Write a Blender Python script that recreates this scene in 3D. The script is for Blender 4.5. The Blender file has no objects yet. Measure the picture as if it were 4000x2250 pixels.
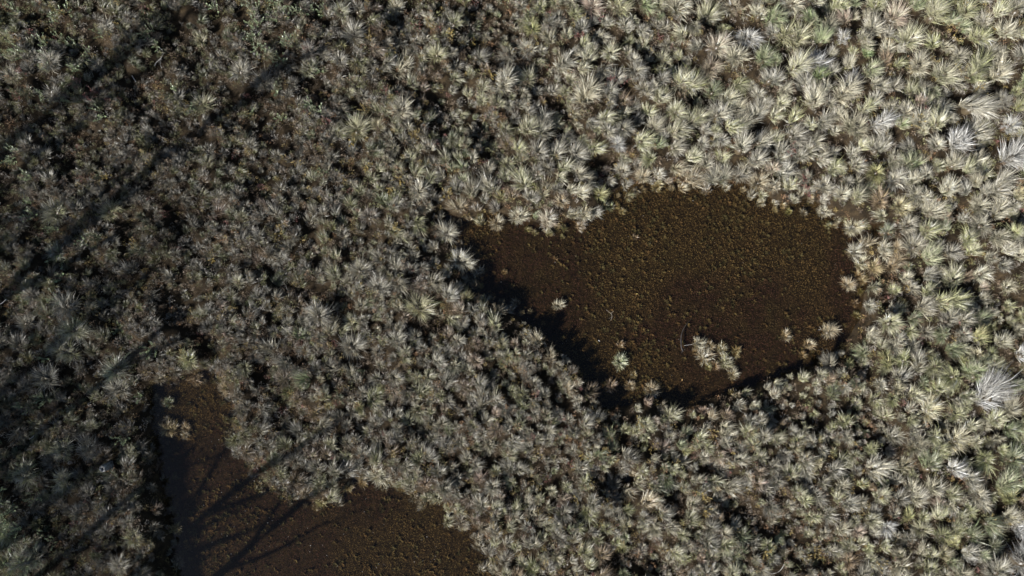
import bpy, math, random
import numpy as np
from mathutils import Vector

# ------------------------------------------------------------------ camera, sky, sun, exposure
scene = bpy.context.scene
COL = scene.collection
S = 0.0075                      # metres on the ground per pixel of the 4000 px wide photograph
CAM_H = 20.0
cam_data = bpy.data.cameras.new("camera")
cam = bpy.data.objects.new("camera", cam_data); COL.objects.link(cam)
cam.location = (0, 0, CAM_H); cam.rotation_euler = (0, 0, 0)
cam_data.sensor_width = 36.0; cam_data.lens = 36.0 * CAM_H / 30.0
cam_data.clip_end = 2000.0
scene.camera = cam

AZ = math.radians(40.0)         # direction the shadows fall (from +x towards +y)
EL = math.radians(30.0)
to_sun = Vector((-math.cos(AZ) * math.cos(EL), -math.sin(AZ) * math.cos(EL), math.sin(EL)))
world = bpy.data.worlds.new("World"); scene.world = world; world.use_nodes = True
wn = world.node_tree.nodes; wl = world.node_tree.links
sky = wn.new("ShaderNodeTexSky"); sky.sky_type = 'NISHITA'; sky.sun_disc = False
sky.sun_elevation = EL; sky.sun_rotation = math.atan2(to_sun.x, to_sun.y)
bg = wn["Background"]; bg.inputs[1].default_value = 0.05
wl.new(sky.outputs[0], bg.inputs[0])
sd = bpy.data.lights.new("sun", 'SUN'); sd.energy = 5.0; sd.angle = math.radians(0.5); sd.color = (1.0, 0.98, 0.945)
so = bpy.data.objects.new("sun", sd); COL.objects.link(so)
so.rotation_euler = to_sun.to_track_quat('Z', 'Y').to_euler()
scene.view_settings.view_transform = 'Standard'; scene.view_settings.look = 'None'
scene.view_settings.gamma = 1.0; scene.view_settings.exposure = 0.84
scene.cycles.max_bounces = 6; scene.cycles.diffuse_bounces = 1; scene.cycles.glossy_bounces = 2
scene.cycles.transparent_max_bounces = 6; scene.cycles.transmission_bounces = 2
scene.cycles.caustics_reflective = False; scene.cycles.caustics_refractive = False

rng = np.random.default_rng(11)
random.seed(5)

# ------------------------------------------------------------------ helpers
def W(px, py):                  # photograph pixel -> ground metres
    return (np.asarray(px, float) - 2000.0) * S, (1125.0 - np.asarray(py, float)) * S

def OV(pts):                    # points traced on a 2576 px wide overview
    k = 4000.0 / 2576.0
    a = np.array(pts, float) * k
    x, y = W(a[:, 0], a[:, 1])
    return np.stack([x, y], 1)

def tag(o, label=None, cat=None, group=None, kind=None):
    if label: o["label"] = label
    if cat: o["category"] = cat
    if group: o["group"] = group
    if kind: o["kind"] = kind
    return o

def noise2(x, y, scale, seed):
    r = np.random.default_rng(seed); n = 128
    g = r.random((n, n))
    u = np.asarray(x) / scale + 31.7; v = np.asarray(y) / scale + 47.3
    i = np.floor(u).astype(int); j = np.floor(v).astype(int)
    fu = u - i; fv = v - j; fu = fu * fu * (3 - 2 * fu); fv = fv * fv * (3 - 2 * fv)
    a = g[i % n, j % n]; b = g[(i + 1) % n, j % n]; c = g[i % n, (j + 1) % n]; d = g[(i + 1) % n, (j + 1) % n]
    return (a * (1 - fu) + b * fu) * (1 - fv) + (c * (1 - fu) + d * fu) * fv

def fbm(x, y, scale, seed, octs=3):
    s = 0; a = 1; t = 0
    for k in range(octs):
        s = s + a * noise2(x, y, scale / 2 ** k, seed + k); t += a; a *= 0.5
    return s / t

def mesh_obj(name, V, F, C=None, mat=None, parent=None, loc=None, smooth=False):
    """V (n,3), F (m,4) or (m,3), C (n,3) colours; one linked mesh object"""
    me = bpy.data.meshes.new(name)
    V = np.asarray(V, np.float32); F = np.asarray(F, np.int32)
    k = F.shape[1]
    me.vertices.add(len(V)); me.vertices.foreach_set("co", V.ravel())
    me.loops.add(F.size); me.loops.foreach_set("vertex_index", F.ravel())
    me.polygons.add(len(F))
    me.polygons.foreach_set("loop_start", np.arange(0, F.size, k, dtype=np.int32))
    me.polygons.foreach_set("loop_total", np.full(len(F), k, np.int32))
    if smooth: me.polygons.foreach_set("use_smooth", np.ones(len(F), bool))
    if C is not None:
        ca = me.color_attributes.new("tint", 'FLOAT_COLOR', 'POINT')
        c4 = np.ones((len(V), 4), np.float32); c4[:, :3] = C
        ca.data.foreach_set("color", c4.ravel())
    me.update(calc_edges=True)
    if mat: me.materials.append(mat)
    o = bpy.data.objects.new(name, me); COL.objects.link(o)
    if loc is not None: o.location = loc
    if parent: o.parent = parent
    return o

class Bag:                      # collects quads with colours
    def __init__(s): s.V = []; s.F = []; s.C = []; s.n = 0
    def add(s, V, F, C):
        s.V.append(V); s.F.append(F + s.n); s.C.append(C); s.n += len(V)
    def arrays(s): return np.concatenate(s.V), np.concatenate(s.F), np.concatenate(s.C)

# ------------------------------------------------------------------ materials
def new_mat(name):
    m = bpy.data.materials.new(name); m.use_nodes = True
    m.node_tree.nodes.clear(); return m, m.node_tree.nodes, m.node_tree.links

def leaf_mat(name, translucency=0.25, gloss=0.05, rough=0.45, scale=30.0):
    m, n, l = new_mat(name)
    at = n.new("ShaderNodeAttribute"); at.attribute_name = "tint"
    tc = n.new("ShaderNodeTexCoord"); nz = n.new("ShaderNodeTexNoise"); nz.inputs["Scale"].default_value = scale
    l.new(tc.outputs["Object"], nz.inputs["Vector"])
    mr = n.new("ShaderNodeMapRange"); mr.inputs["To Min"].default_value = 0.75; mr.inputs["To Max"].default_value = 1.25
    l.new(nz.outputs["Fac"], mr.inputs["Value"])
    mu = n.new("ShaderNodeVectorMath"); mu.operation = 'SCALE'
    l.new(at.outputs["Color"], mu.inputs[0]); l.new(mr.outputs[0], mu.inputs["Scale"])
    d = n.new("ShaderNodeBsdfDiffuse"); t = n.new("ShaderNodeBsdfTranslucent"); g = n.new("ShaderNodeBsdfGlossy")
    g.inputs["Roughness"].default_value = rough; g.inputs["Color"].default_value = (0.9, 0.9, 0.9, 1)
    l.new(mu.outputs[0], d.inputs["Color"]); l.new(mu.outputs[0], t.inputs["Color"])
    m1 = n.new("ShaderNodeMixShader"); m1.inputs[0].default_value = translucency
    l.new(d.outputs[0], m1.inputs[1]); l.new(t.outputs[0], m1.inputs[2])
    m2 = n.new("ShaderNodeMixShader"); m2.inputs[0].default_value = gloss
    l.new(m1.outputs[0], m2.inputs[1]); l.new(g.outputs[0], m2.inputs[2])
    o = n.new("ShaderNodeOutputMaterial"); l.new(m2.outputs[0], o.inputs["Surface"])
    return m

M_GRASS = leaf_mat("tussock_blades", 0.12, 0.06, 0.38)
M_DEAD = leaf_mat("bleached_blades", 0.2, 0.06, 0.35)
M_HEATH = leaf_mat("heath_leaves", 0.15, 0.03, 0.5)
M_LEAF = leaf_mat("broad_leaves", 0.25, 0.06, 0.35)
M_WEED = leaf_mat("submerged_weed", 0.1, 0.0, 0.6)

def ground_mat(name, c1, c2, c3, sc=6.0, bump=0.4):
    m, n, l = new_mat(name)
    tc = n.new("ShaderNodeTexCoord")
    a = n.new("ShaderNodeTexNoise"); a.inputs["Scale"].default_value = sc; a.inputs["Detail"].default_value = 8
    b = n.new("ShaderNodeTexNoise"); b.inputs["Scale"].default_value = sc * 9; b.inputs["Detail"].default_value = 6
    l.new(tc.outputs["Object"], a.inputs["Vector"]); l.new(tc.outputs["Object"], b.inputs["Vector"])
    r = n.new("ShaderNodeValToRGB"); e = r.color_ramp.elements
    e[0].position = 0.35; e[0].color = (*c1, 1); e[1].position = 0.65; e[1].color = (*c3, 1)
    x = e.new(0.5); x.color = (*c2, 1)
    mx = n.new("ShaderNodeMath"); mx.operation = 'MULTIPLY_ADD'; mx.inputs[1].default_value = 0.5
    h = n.new("ShaderNodeMath"); h.operation = 'MULTIPLY'; h.inputs[1].default_value = 0.5
    l.new(a.outputs["Fac"], h.inputs[0]); l.new(b.outputs["Fac"], mx.inputs[0]); l.new(h.outputs[0], mx.inputs[2])
    l.new(mx.outputs[0], r.inputs["Fac"])
    p = n.new("ShaderNodeBsdfPrincipled"); p.inputs["Roughness"].default_value = 0.9
    p.inputs["Specular IOR Level"].default_value = 0.1
    l.new(r.outputs[0], p.inputs["Base Color"])
    bp = n.new("ShaderNodeBump"); bp.inputs["Strength"].default_value = bump; bp.inputs["Distance"].default_value = 0.05
    l.new(b.outputs["Fac"], bp.inputs["Height"]); l.new(bp.outputs[0], p.inputs["Normal"])
    o = n.new("ShaderNodeOutputMaterial"); l.new(p.outputs[0], o.inputs["Surface"])
    return m

M_PEAT = ground_mat("peat", (0.012, 0.009, 0.006), (0.028, 0.02, 0.012), (0.06, 0.042, 0.022))

def water_mat():
    m, n, l = new_mat("tea_brown_water")
    tr = n.new("ShaderNodeBsdfTransparent"); tr.inputs["Color"].default_value = (0.74, 0.68, 0.57, 1)
    gl = n.new("ShaderNodeBsdfGlossy"); gl.inputs["Roughness"].default_value = 0.06; gl.inputs["Color"].default_value = (1, 1, 1, 1)
    fr = n.new("ShaderNodeFresnel"); fr.inputs["IOR"].default_value = 1.33
    tc = n.new("ShaderNodeTexCoord"); nz = n.new("ShaderNodeTexNoise"); nz.inputs["Scale"].default_value = 5
    bp = n.new("ShaderNodeBump"); bp.inputs["Strength"].default_value = 0.05; bp.inputs["Distance"].default_value = 0.02
    l.new(tc.outputs["Object"], nz.inputs["Vector"]); l.new(nz.outputs["Fac"], bp.inputs["Height"])
    l.new(bp.outputs[0], gl.inputs["Normal"])
    mx = n.new("ShaderNodeMixShader"); l.new(fr.outputs[0], mx.inputs[0]); l.new(tr.outputs[0], mx.inputs[1]); l.new(gl.outputs[0], mx.inputs[2])
    o = n.new("ShaderNodeOutputMaterial"); l.new(mx.outputs[0], o.inputs["Surface"])
    return m
M_WATER = water_mat()

def bark_mat(name, c1, c2, scale=20):
    m, n, l = new_mat(name)
    tc = n.new("ShaderNodeTexCoord"); nz = n.new("ShaderNodeTexNoise"); nz.inputs["Scale"].default_value = scale
    nz.inputs["Detail"].default_value = 6
    l.new(tc.outputs["Object"], nz.inputs["Vector"])
    r = n.new("ShaderNodeValToRGB"); e = r.color_ramp.elements
    e[0].position = 0.35; e[0].color = (*c1, 1); e[1].position = 0.62; e[1].color = (*c2, 1)
    l.new(nz.outputs["Fac"], r.inputs[0])
    p = n.new("ShaderNodeBsdfPrincipled"); p.inputs["Roughness"].default_value = 0.75
    l.new(r.outputs[0], p.inputs["Base Color"])
    bp = n.new("ShaderNodeBump"); bp.inputs["Strength"].default_value = 0.5; bp.inputs["Distance"].default_value = 0.01
    l.new(nz.outputs["Fac"], bp.inputs["Height"]); l.new(bp.outputs[0], p.inputs["Normal"])
    o = n.new("ShaderNodeOutputMaterial"); l.new(p.outputs[0], o.inputs["Surface"])
    return m
M_BARK = bark_mat("tree_bark", (0.10, 0.08, 0.06), (0.25, 0.21, 0.17))
M_STICK = bark_mat("weathered_wood", (0.35, 0.33, 0.30), (0.62, 0.59, 0.54))
M_WETWOOD = bark_mat("wet_dark_wood", (0.006, 0.004, 0.003), (0.03, 0.022, 0.018), 14)
M_STUMP = bark_mat("grey_stump_wood", (0.05, 0.05, 0.05), (0.22, 0.22, 0.22))

# ------------------------------------------------------------------ the pools
BIG = OV([(1118, 536), (1180, 552), (1240, 536), (1280, 544), (1310, 554), (1360, 566), (1395, 564), (1430, 548), (1480, 545), (1515, 526),
          (1530, 503), (1550, 480), (1585, 466), (1640, 460), (1700, 454), (1760, 462), (1810, 456), (1862, 460), (1905, 484), (1950, 508),
          (2000, 517), (2040, 504), (2076, 532), (2114, 556), (2156, 574), (2185, 562), (2216, 568), (2204, 600), (2172, 622), (2166, 660), (2182, 700), (2164, 744),
          (2158, 800), (2136, 836), (2098, 886), (2040, 918), (1975, 936), (1922, 956), (1875, 972), (1815, 986), (1762, 1012), (1715, 1030),
          (1676, 1018), (1650, 998), (1605, 1006), (1560, 1018), (1524, 1024), (1500, 1000), (1468, 942), (1426, 892), (1376, 847), (1316, 802),
          (1246, 758), (1184, 736), (1162, 696), (1160, 648), (1132, 600)])
LOW = OV([(384, 978), (430, 962), (470, 948), (520, 932), (552, 950), (572, 995), (592, 1030), (584, 1080), (598, 1145), (640, 1188), (672, 1232),
          (722, 1256), (790, 1264), (845, 1256), (866, 1228), (900, 1200), (940, 1190), (982, 1216), (1040, 1236), (1092, 1256), (1132, 1292),
          (1172, 1312), (1206, 1336), (1226, 1370), (1240, 1410), (1246, 1470), (1240, 1560), (1150, 1660), (900, 1720), (640, 1700), (500, 1600),
          (455, 1470), (430, 1400), (440, 1350), (422, 1310), (412, 1250), (400, 1150), (386, 1080), (380, 1020)])
POCKETS = [OV([(1556, 1190), (1578, 1194), (1588, 1212), (1574, 1228), (1554, 1214)]),
           OV([(1270, 1435), (1290, 1440), (1290, 1460), (1262, 1455)])][:1]
POOLS = [BIG, LOW] + POCKETS

def sdist(x, y):                # signed distance to the nearest shore, negative in the water
    x = np.asarray(x, float); y = np.asarray(y, float)
    best = np.full(x.shape, 1e9)
    for P in POOLS:
        d = np.full(x.shape, 1e9); ins = np.zeros(x.shape, bool)
        A = P; B = np.roll(P, -1, 0)
        for (ax, ay), (bx, by) in zip(A, B):
            ex, ey = bx - ax, by - ay
            t = np.clip(((x - ax) * ex + (y - ay) * ey) / (ex * ex + ey * ey + 1e-12), 0, 1)
            d = np.minimum(d, np.hypot(x - ax - t * ex, y - ay - t * ey))
            c = (ay > y) != (by > y)
            ins ^= c & (x < (bx - ax) * (y - ay) / (by - ay + 1e-12) + ax)
        best = np.minimum(best, np.where(ins, -d, d))
    return best

def shore(x, y):                # shoreline with a ragged edge
    return sdist(x, y) + (fbm(x, y, 0.35, 91, 2) - 0.5) * 0.16

WATER_Z = -0.02
HUM = 0.38
GULLIES = [OV(g) for g in ([(165, 530), (235, 640), (300, 760), (335, 860), (372, 960)], [(500, 640), (610, 655), (700, 690), (780, 760)],
    [(1560, 1105), (1700, 1140), (1860, 1215)], [(2195, 680), (2330, 700), (2470, 735), (2600, 790)], 
    [(2210, 1060), (2240, 1140), (2270, 1180)])]
def gully(x, y):                # distance to the nearest drainage gully
    x = np.asarray(x, float); y = np.asarray(y, float); d = np.full(x.shape, 1e9)
    wx = x + 0.35 * (fbm(x, y, 0.8, 83, 2) - 0.5); wy = y + 0.35 * (fbm(x, y, 0.8, 87, 2) - 0.5)
    for P in GULLIES:
        for (ax, ay), (bx, by) in zip(P[:-1], P[1:]):
            ex, ey = bx - ax, by - ay
            t = np.clip(((wx - ax) * ex + (wy - ay) * ey) / (ex * ex + ey * ey), 0, 1)
            d = np.minimum(d, np.hypot(wx - ax - t * ex, wy - ay - t * ey))
    return d
def hummock(x, y):              # 0 in the hollows, 1 on top of the hummocks
    # hollows run slightly across the picture from upper left to lower right
    u = x * 0.80 + y * 0.60; v = -x * 0.60 + y * 0.80
    k = 0.6 * fbm(u * 1.25, v * 0.8, 1.15, 33, 2) + 0.4 * fbm(x, y, 0.75, 37, 2)
    return np.clip((k - 0.34) / 0.30, 0, 1)
def land_z(x, y, d):
    bank = np.clip((d + 0.05) / 0.22, 0, 1); bank = bank * bank * (3 - 2 * bank)
    bed = -0.13 - 0.04 * fbm(x, y, 0.5, 17)
    gl = 0.3 + 0.7 * np.clip(gully(x, y) / 0.4, 0, 1)
    land = 0.03 + (HUM * hummock(x, y) + 0.10) * gl * np.clip(d / 0.5, 0.25, 1) + 0.05 * fbm(x, y, 0.3, 51, 2)
    return bed * (1 - bank) + np.maximum(land, 0.0) * bank

gx = np.concatenate([-np.geomspace(22, 700, 14)[::-1], np.arange(-21.5, 21.51, 0.09), np.geomspace(22, 700, 14)])
gy = np.concatenate([-np.geomspace(17, 700, 14)[::-1], np.arange(-16.5, 14.01, 0.09), np.geomspace(15, 700, 14)])
GX, GY = np.meshgrid(gx, gy)
GD = shore(GX, GY)
GZ = land_z(GX, GY, GD)
nx, ny = len(gx), len(gy)
idx = np.arange(nx * ny).reshape(ny, nx)
F = np.stack([idx[:-1, :-1], idx[:-1, 1:], idx[1:, 1:], idx[1:, :-1]], -1).reshape(-1, 4)
g = mesh_obj("ground", np.stack([GX, GY, GZ], -1).reshape(-1, 3), F, mat=M_PEAT, smooth=True)
tag(g, kind="structure")

def pool_sheet(name, P):
    c = P.mean(0); Q = c + (P - c) * 1.0
    d = Q - np.roll(Q, 1, 0); e = np.roll(Q, -1, 0) - Q
    nrm = np.stack([(d + e)[:, 1], -(d + e)[:, 0]], 1); nrm /= np.linalg.norm(nrm, axis=1)[:, None] + 1e-9
    area = 0.5 * np.sum(P[:, 0] * np.roll(P[:, 1], -1) - np.roll(P[:, 0], -1) * P[:, 1])
    if area < 0: nrm = -nrm
    Q = Q + nrm * 0.14
    me = bpy.data.meshes.new(name)
    me.from_pydata([(a, b, WATER_Z) for a, b in Q], [], [list(range(len(Q)))][:1])
    me.materials.append(M_WATER); me.update()
    o = bpy.data.objects.new(name, me); COL.objects.link(o); tag(o, kind="structure"); return o
pool_sheet("pool_water", BIG); pool_sheet("pool_water", LOW)
for P in POCKETS: pool_sheet("puddle_water", P)

def gz(x, y):
    x = np.atleast_1d(np.asarray(x, float)); y = np.atleast_1d(np.asarray(y, float))
    return land_z(x, y, shore(x, y))

# ------------------------------------------------------------------ coarse maps read off the photograph (8 x 5)
def cmap(rows):
    A = np.array(rows, float)
    def f(x, y):
        u = np.clip((np.asarray(x) / S + 2000) / 4000 * 8 - 0.5, 0, 7); v = np.clip((1125 - np.asarray(y) / S) / 2250 * 5 - 0.5, 0, 4)
        i = np.minimum(u.astype(int), 6); j = np.minimum(v.astype(int), 3); fu = u - i; fv = v - j
        return (A[j, i] * (1 - fu) + A[j, i + 1] * fu) * (1 - fv) + (A[j + 1, i] * (1 - fu) + A[j + 1, i + 1] * fu) * fv
    return f
SIZE = cmap([[.46, .46, .50, .55, .72, .82, .84, .80], [.52, .44, .50, .58, .74, .84, .80, .82], [.60, .50, .58, .64, .6, .6, .62, .80],
             [.64, .52, .60, .56, .52, .55, .56, .82], [.62, .56, .60, .66, .62, .55, .60, .84]])
COVER = cmap([[.30, .42, .45, .55, .90, 1.0, 1.0, .95], [.42, .38, .50, .68, .95, 1.0, 1.0, .97], [.58, .42, .68, .82, .85, .85, .80, .90],
              [.72, .45, .62, .60, .60, .70, .55, .97], [.68, .55, .60, .70, .78, .60, .62, .97]])
GREEN = cmap([[.60, .50, .30, .15, .30, .38, .55, .62], [.50, .28, .18, .18, .28, .32, .40, .66], [.42, .18, .22, .20, .2, .2, .30, .62],
              [.40, .22, .18, .18, .12, .14, .28, .62], [.60, .35, .22, .20, .25, .20, .35, .52]])
WARM = cmap([[.25, .30, .55, .70, .35, .30, .25, .45], [.25, .45, .45, .45, .35, .25, .35, .40], [.20, .50, .45, .40, .5, .5, .70, .35],
             [.25, .65, .55, .65, .70, .60, .60, .30], [.30, .60, .40, .45, .60, .65, .60, .40]])
LUSH_LIGHT = cmap([[.45, .45, .50, .60, .85, .95, 1.0, 1.0], [.45, .40, .48, .65, .9, 1.0, 1.0, 1.0], [.45, .38, .60, .75, .9, .9, .92, .98],
             [.42, .42, .60, .68, .75, .80, .85, .98], [.42, .42, .62, .75, .82, .80, .88, .98]])  # growth vigour; low left values also put shade and vignette into the colours

PAL = {"straw": (0.48, 0.435, 0.315), "pale": (0.62, 0.57, 0.43), "green": (0.26, 0.31, 0.16), "olive": (0.36, 0.37, 0.17),
       "grey": (0.38, 0.36, 0.31), "brown": (0.29, 0.22, 0.16), "orange": (0.42, 0.31, 0.18), "yellow": (0.46, 0.40, 0.21),
       "white": (0.80, 0.78, 0.74), "pinkish": (0.46, 0.34, 0.27), "fresh green": (0.28, 0.37, 0.18)}
PAL = {k: np.array(v) for k, v in PAL.items()}

# ------------------------------------------------------------------ grass tussock generator
SEG = 3
def blades(r, R, L, main, second, mix, n_wisp, per, lean=(0, 0), width=0.011, spread=1.0, seed_col=0.30, base_col=None):
    """quads of a tussock: wisps of blades that rise from a crown of radius R and arch outwards"""
    nw = n_wisp
    squash = r.uniform(0.45, 1.0); sq_a = r.random() * np.pi      # crowns are seldom round
    rr = np.sqrt(r.random(nw)); ph = r.random(nw) * 2 * np.pi
    w_tilt = (0.05 + 0.58 * rr ** 1.2) * spread + r.normal(0, 0.15, nw)
    w_len = L * (0.55 + 0.65 * r.random(nw)) * (1.0 - 0.12 * rr)
    w_curl = 0.5 + 0.75 * r.random(nw)
    w_mix = np.clip(mix + r.normal(0, 0.3, nw), 0, 1)
    w_col = main[None] * (1 - w_mix[:, None]) + second[None] * w_mix[:, None]
    w_col = w_col * np.clip(1 + r.normal(0, seed_col, (nw, 1)), 0.35, 1.8)
    w_conv = 0.5 + r.random(nw)
    i = np.repeat(np.arange(nw), per); n = len(i)
    sub = r.normal(0, 1, (n, 2)) * (R * 0.07 + 0.004)
    nc = 1 + int(r.random() < 0.65) + int(r.random() < 0.35)      # a tussock is one to three crowns grown together
    ctr = r.normal(0, 1, (nc, 2)) * R * (0.0 if nc == 1 else 0.75); wc = r.integers(0, nc, nw)
    bx = np.cos(ph[i]) * rr[i] * R + sub[:, 0]; by = np.sin(ph[i]) * rr[i] * R + sub[:, 1]
    u_ = (bx * np.cos(sq_a) + by * np.sin(sq_a)) * 1.25; v_ = (-bx * np.sin(sq_a) + by * np.cos(sq_a)) * squash
    bx = ctr[wc[i], 0] + u_ * np.cos(sq_a) - v_ * np.sin(sq_a); by = ctr[wc[i], 1] + u_ * np.sin(sq_a) + v_ * np.cos(sq_a)
    az = ph[i] + np.repeat(r.normal(0, 0.50, nw), per) + r.normal(0, 0.19, n) + np.repeat(np.where(rr < 0.25, r.normal(0, 1.2, nw), 0), per)
    tilt = np.clip(w_tilt[i] + r.normal(0, 0.06, n), 0.02, 1.45)
    ln = w_len[i] * (0.6 + 0.5 * r.random(n)); curl = w_curl[i] + r.normal(0, 0.10, n)
    P = np.zeros((n, SEG + 1, 3)); P[:, 0, 0] = bx; P[:, 0, 1] = by; P[:, 0, 2] = r.random(n) * 0.04
    t = tilt.copy(); a = az.copy(); da = r.normal(0, 0.16, n)
    for k in range(SEG):
        st = ln / SEG
        P[:, k + 1, 0] = P[:, k, 0] + np.sin(t) * np.cos(a) * st + lean[0] * st * (k + 1) / SEG
        P[:, k + 1, 1] = P[:, k, 1] + np.sin(t) * np.sin(a) * st + lean[1] * st * (k + 1) / SEG
        P[:, k + 1, 2] = np.maximum(P[:, k, 2] + np.cos(t) * st, 0.02 + 0.03 * k)
        t = np.minimum(t + curl * (0.35 + 0.35 * k), 2.3); a = a + da
    ax_ = P[:, SEG] - P[:, 0]; ax_ /= np.linalg.norm(ax_, axis=1)[:, None] + 1e-9      # blades are rush-like: rolled at random about their own axis
    sd_ = np.cross(ax_, r.normal(0, 1, (n, 3))); sd_ /= np.linalg.norm(sd_, axis=1)[:, None] + 1e-9
    wd = width * (0.7 + 0.6 * r.random(n))
    prof = np.array([1.0, 1.05, 0.8, 0.18])[:SEG + 1]
    off = sd_[:, None, :] * (wd[:, None] * prof[None])[:, :, None] * 0.5
    V = np.stack([P - off, P + off], 2).reshape(-1, 3)            # n, SEG+1, 2
    b = (np.arange(n) * (SEG + 1) * 2)[:, None]
    k = np.arange(SEG)[None] * 2
    F = np.stack([b + k, b + k + 1, b + k + 3, b + k + 2], -1).reshape(-1, 4)
    c = w_col[i] * np.clip(1 + r.normal(0, 0.18, (n, 1)), 0.3, 1.9)
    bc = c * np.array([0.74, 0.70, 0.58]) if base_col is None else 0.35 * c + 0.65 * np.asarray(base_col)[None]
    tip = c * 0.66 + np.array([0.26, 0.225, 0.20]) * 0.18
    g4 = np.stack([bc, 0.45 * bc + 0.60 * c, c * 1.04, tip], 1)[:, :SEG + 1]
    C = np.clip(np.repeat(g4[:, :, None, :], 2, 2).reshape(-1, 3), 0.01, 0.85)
    return V, F, C

def dome(r, R, H, col):         # the packed thatch at the foot of a tussock
    nr, na = 4, 10
    V = []; 
    for k in range(nr + 1):
        f = k / nr
        for a in range(na):
            q = a / na * 2 * np.pi
            rad = R * np.sin(f * np.pi / 2) * (1 + r.normal(0, 0.08))
            V.append((np.cos(q) * rad, np.sin(q) * rad, H * np.cos(f * np.pi / 2) - 0.02))
    V = np.array(V); F = []
    for k in range(nr):
        for a in range(na):
            b = (a + 1) % na
            F.append((k * na + a, k * na + b, (k + 1) * na + b, (k + 1) * na + a))
    F = np.array(F)[:, ::-1]
    return V, F, np.tile(col, (len(V), 1))

WIND = (0.10, 0.22)
def tussock_arrays(t):
    r = np.random.default_rng(t["seed"])
    D = t["d"] * t.get("k", 0.82); L = D * 0.92 * t.get("tall", 1.0); R = D * 0.21
    n_w = int(np.clip(34 + 175 * D, 34, 220)); per = t.get("per", 6)
    B = Bag()
    thin = t.get("fill", 1.0)
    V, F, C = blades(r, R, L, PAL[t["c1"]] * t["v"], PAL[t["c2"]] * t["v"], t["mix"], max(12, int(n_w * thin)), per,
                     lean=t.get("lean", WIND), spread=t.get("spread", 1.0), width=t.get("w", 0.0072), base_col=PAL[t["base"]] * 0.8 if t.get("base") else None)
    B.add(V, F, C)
    if D > 0.24:
        V, F, C = dome(r, R * 1.15, L * 0.5, np.array([0.09, 0.068, 0.04])); B.add(V, F, C)
    return B.arrays()

# ------------------------------------------------------------------ where the tussocks stand
PLACED = []
def put(px, py, rpx, c1, c2="straw", label=None, **k):
    x, y = W(px, py)
    PLACED.append(dict(x=float(x), y=float(y), d=rpx * 2 * S * 1.04, c1=c1, c2=c2, mix=k.pop("mix", 0.35), v=k.pop("v", 1.0), label=label, hand=True, **k))

# standing in the large pool
put(2184, 1188, 26, "straw", "pale", "lone buff tussock standing in shallow brown water near the large pool's lower left bank", base="orange")
put(2415, 1423, 33, "green", "pale", "green and cream tussock standing alone in the lower left of the large pool", base="yellow", v=1.15)
put(2421, 1343, 18, "pinkish", "pale", "small pinkish tuft in the large pool, just above the lone green tussock", fill=.5)
put(2726, 1336, 30, "pale", "straw", "pale tussock at the top of the cluster beside the curved sunken branch", base="yellow", v=1.1)
put(2772, 1357, 22, "straw", "orange", "low buff tussock in the pool cluster, right of its topmost pale tussock", base="orange")
put(2722, 1375, 18, "orange", "straw", "small orange tuft at the left edge of the pool cluster by the sunken branch", base="orange")
put(2813, 1374, 26, "pale", "yellow", "rounded cream tussock at the upper right of the pool cluster", base="yellow")
put(2755, 1396, 30, "pale", "orange", "pale tussock with an orange left side in the middle of the pool cluster", base="orange", v=1.1)
put(2834, 1412, 32, "straw", "olive", "broad straw tussock at the right end of the pool cluster", base="yellow")
put(2800, 1432, 22, "brown", "orange", "brownish tussock at the foot of the pool cluster", base="orange")
put(2770, 1438, 18, "olive", "straw", "small olive tuft lowest in the pool cluster", base="yellow")
put(2879, 1374, 22, "yellow", "orange", "golden ring shaped tussock in the water right of the pool cluster", base="orange", v=1.1)
put(2475, 1467, 18, "straw", "yellow", "small yellowish tuft below the lone green tussock in the large pool", base="yellow")
put(2392, 1506, 26, "orange", "pinkish", "rusty tuft in the water at the lower left corner of the large pool", base="orange")
put(2460, 1516, 24, "orange", "straw", "rusty buff tussock at the pool's bottom bank, left of the pale one", base="orange")
put(2540, 1522, 32, "straw", "orange", "buff tussock with rusty foot jutting into the pool's bottom end", base="orange")
put(2867, 1465, 24, "straw", "pale", "upright straw tussock at the water's edge below the pool cluster", base="yellow")
put(3074, 1310, 24, "straw", "orange", "small buff tussock alone in the water at the large pool's lower right", base="orange")
put(3233, 1299, 38, "straw", "orange", "large round bristly tussock alone in the pool's lower right corner", base="orange", mix=.3)
put(3161, 1347, 26, "orange", "pale", "orange tuft with pale top in the shade of the lower right bank", base="orange", v=1.1)
put(3140, 1388, 18, "orange", "straw", "small orange tuft touching the lower right bank of the large pool", base="orange")
put(2569, 737, 26, "yellow", "pale", "yellow tufted tussock standing in the pool just off its top bank", base="yellow", v=1.1)
put(2431, 830, 16, "yellow", "pale", "tiny ring of yellow grass alone in the upper left of the large pool", base="yellow", v=1.15)
put(2198, 927, 12, "olive", "grey", "tiny olive sprig in the large pool near its upper left bank", fill=.5)
put(2481, 925, 16, "grey", "pinkish", "sparse grey twiggy tuft in the upper middle of the large pool", fill=.4)
put(2167, 1012, 13, "orange", "pinkish", "sparse reddish sprig in the left part of the large pool", fill=.4)
put(1873, 1067, 26, "grey", "pale", "sparse grey tuft standing in the shaded left corner of the large pool", fill=.6)
put(1967, 1063, 13, "orange", "straw", "tiny orange tuft right of the sparse grey one in the pool's left corner", fill=.5)
put(2136, 861, 42, "pale", "pinkish", "tall pale tussock overhanging the large pool's upper left edge", base="yellow", v=1.1)
put(2219, 841, 30, "grey", "yellow", "yellow based tussock at the upper left edge, second from the pale overhanging one", base="yellow")
put(2280, 834, 34, "straw", "pale", "spreading cream tussock on the pool's upper left edge", base="yellow", v=1.1)
put(2322, 826, 32, "grey", "pale", "greyish tussock reaching furthest right on the pool's upper left spur", base="yellow", v=1.1)
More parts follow.
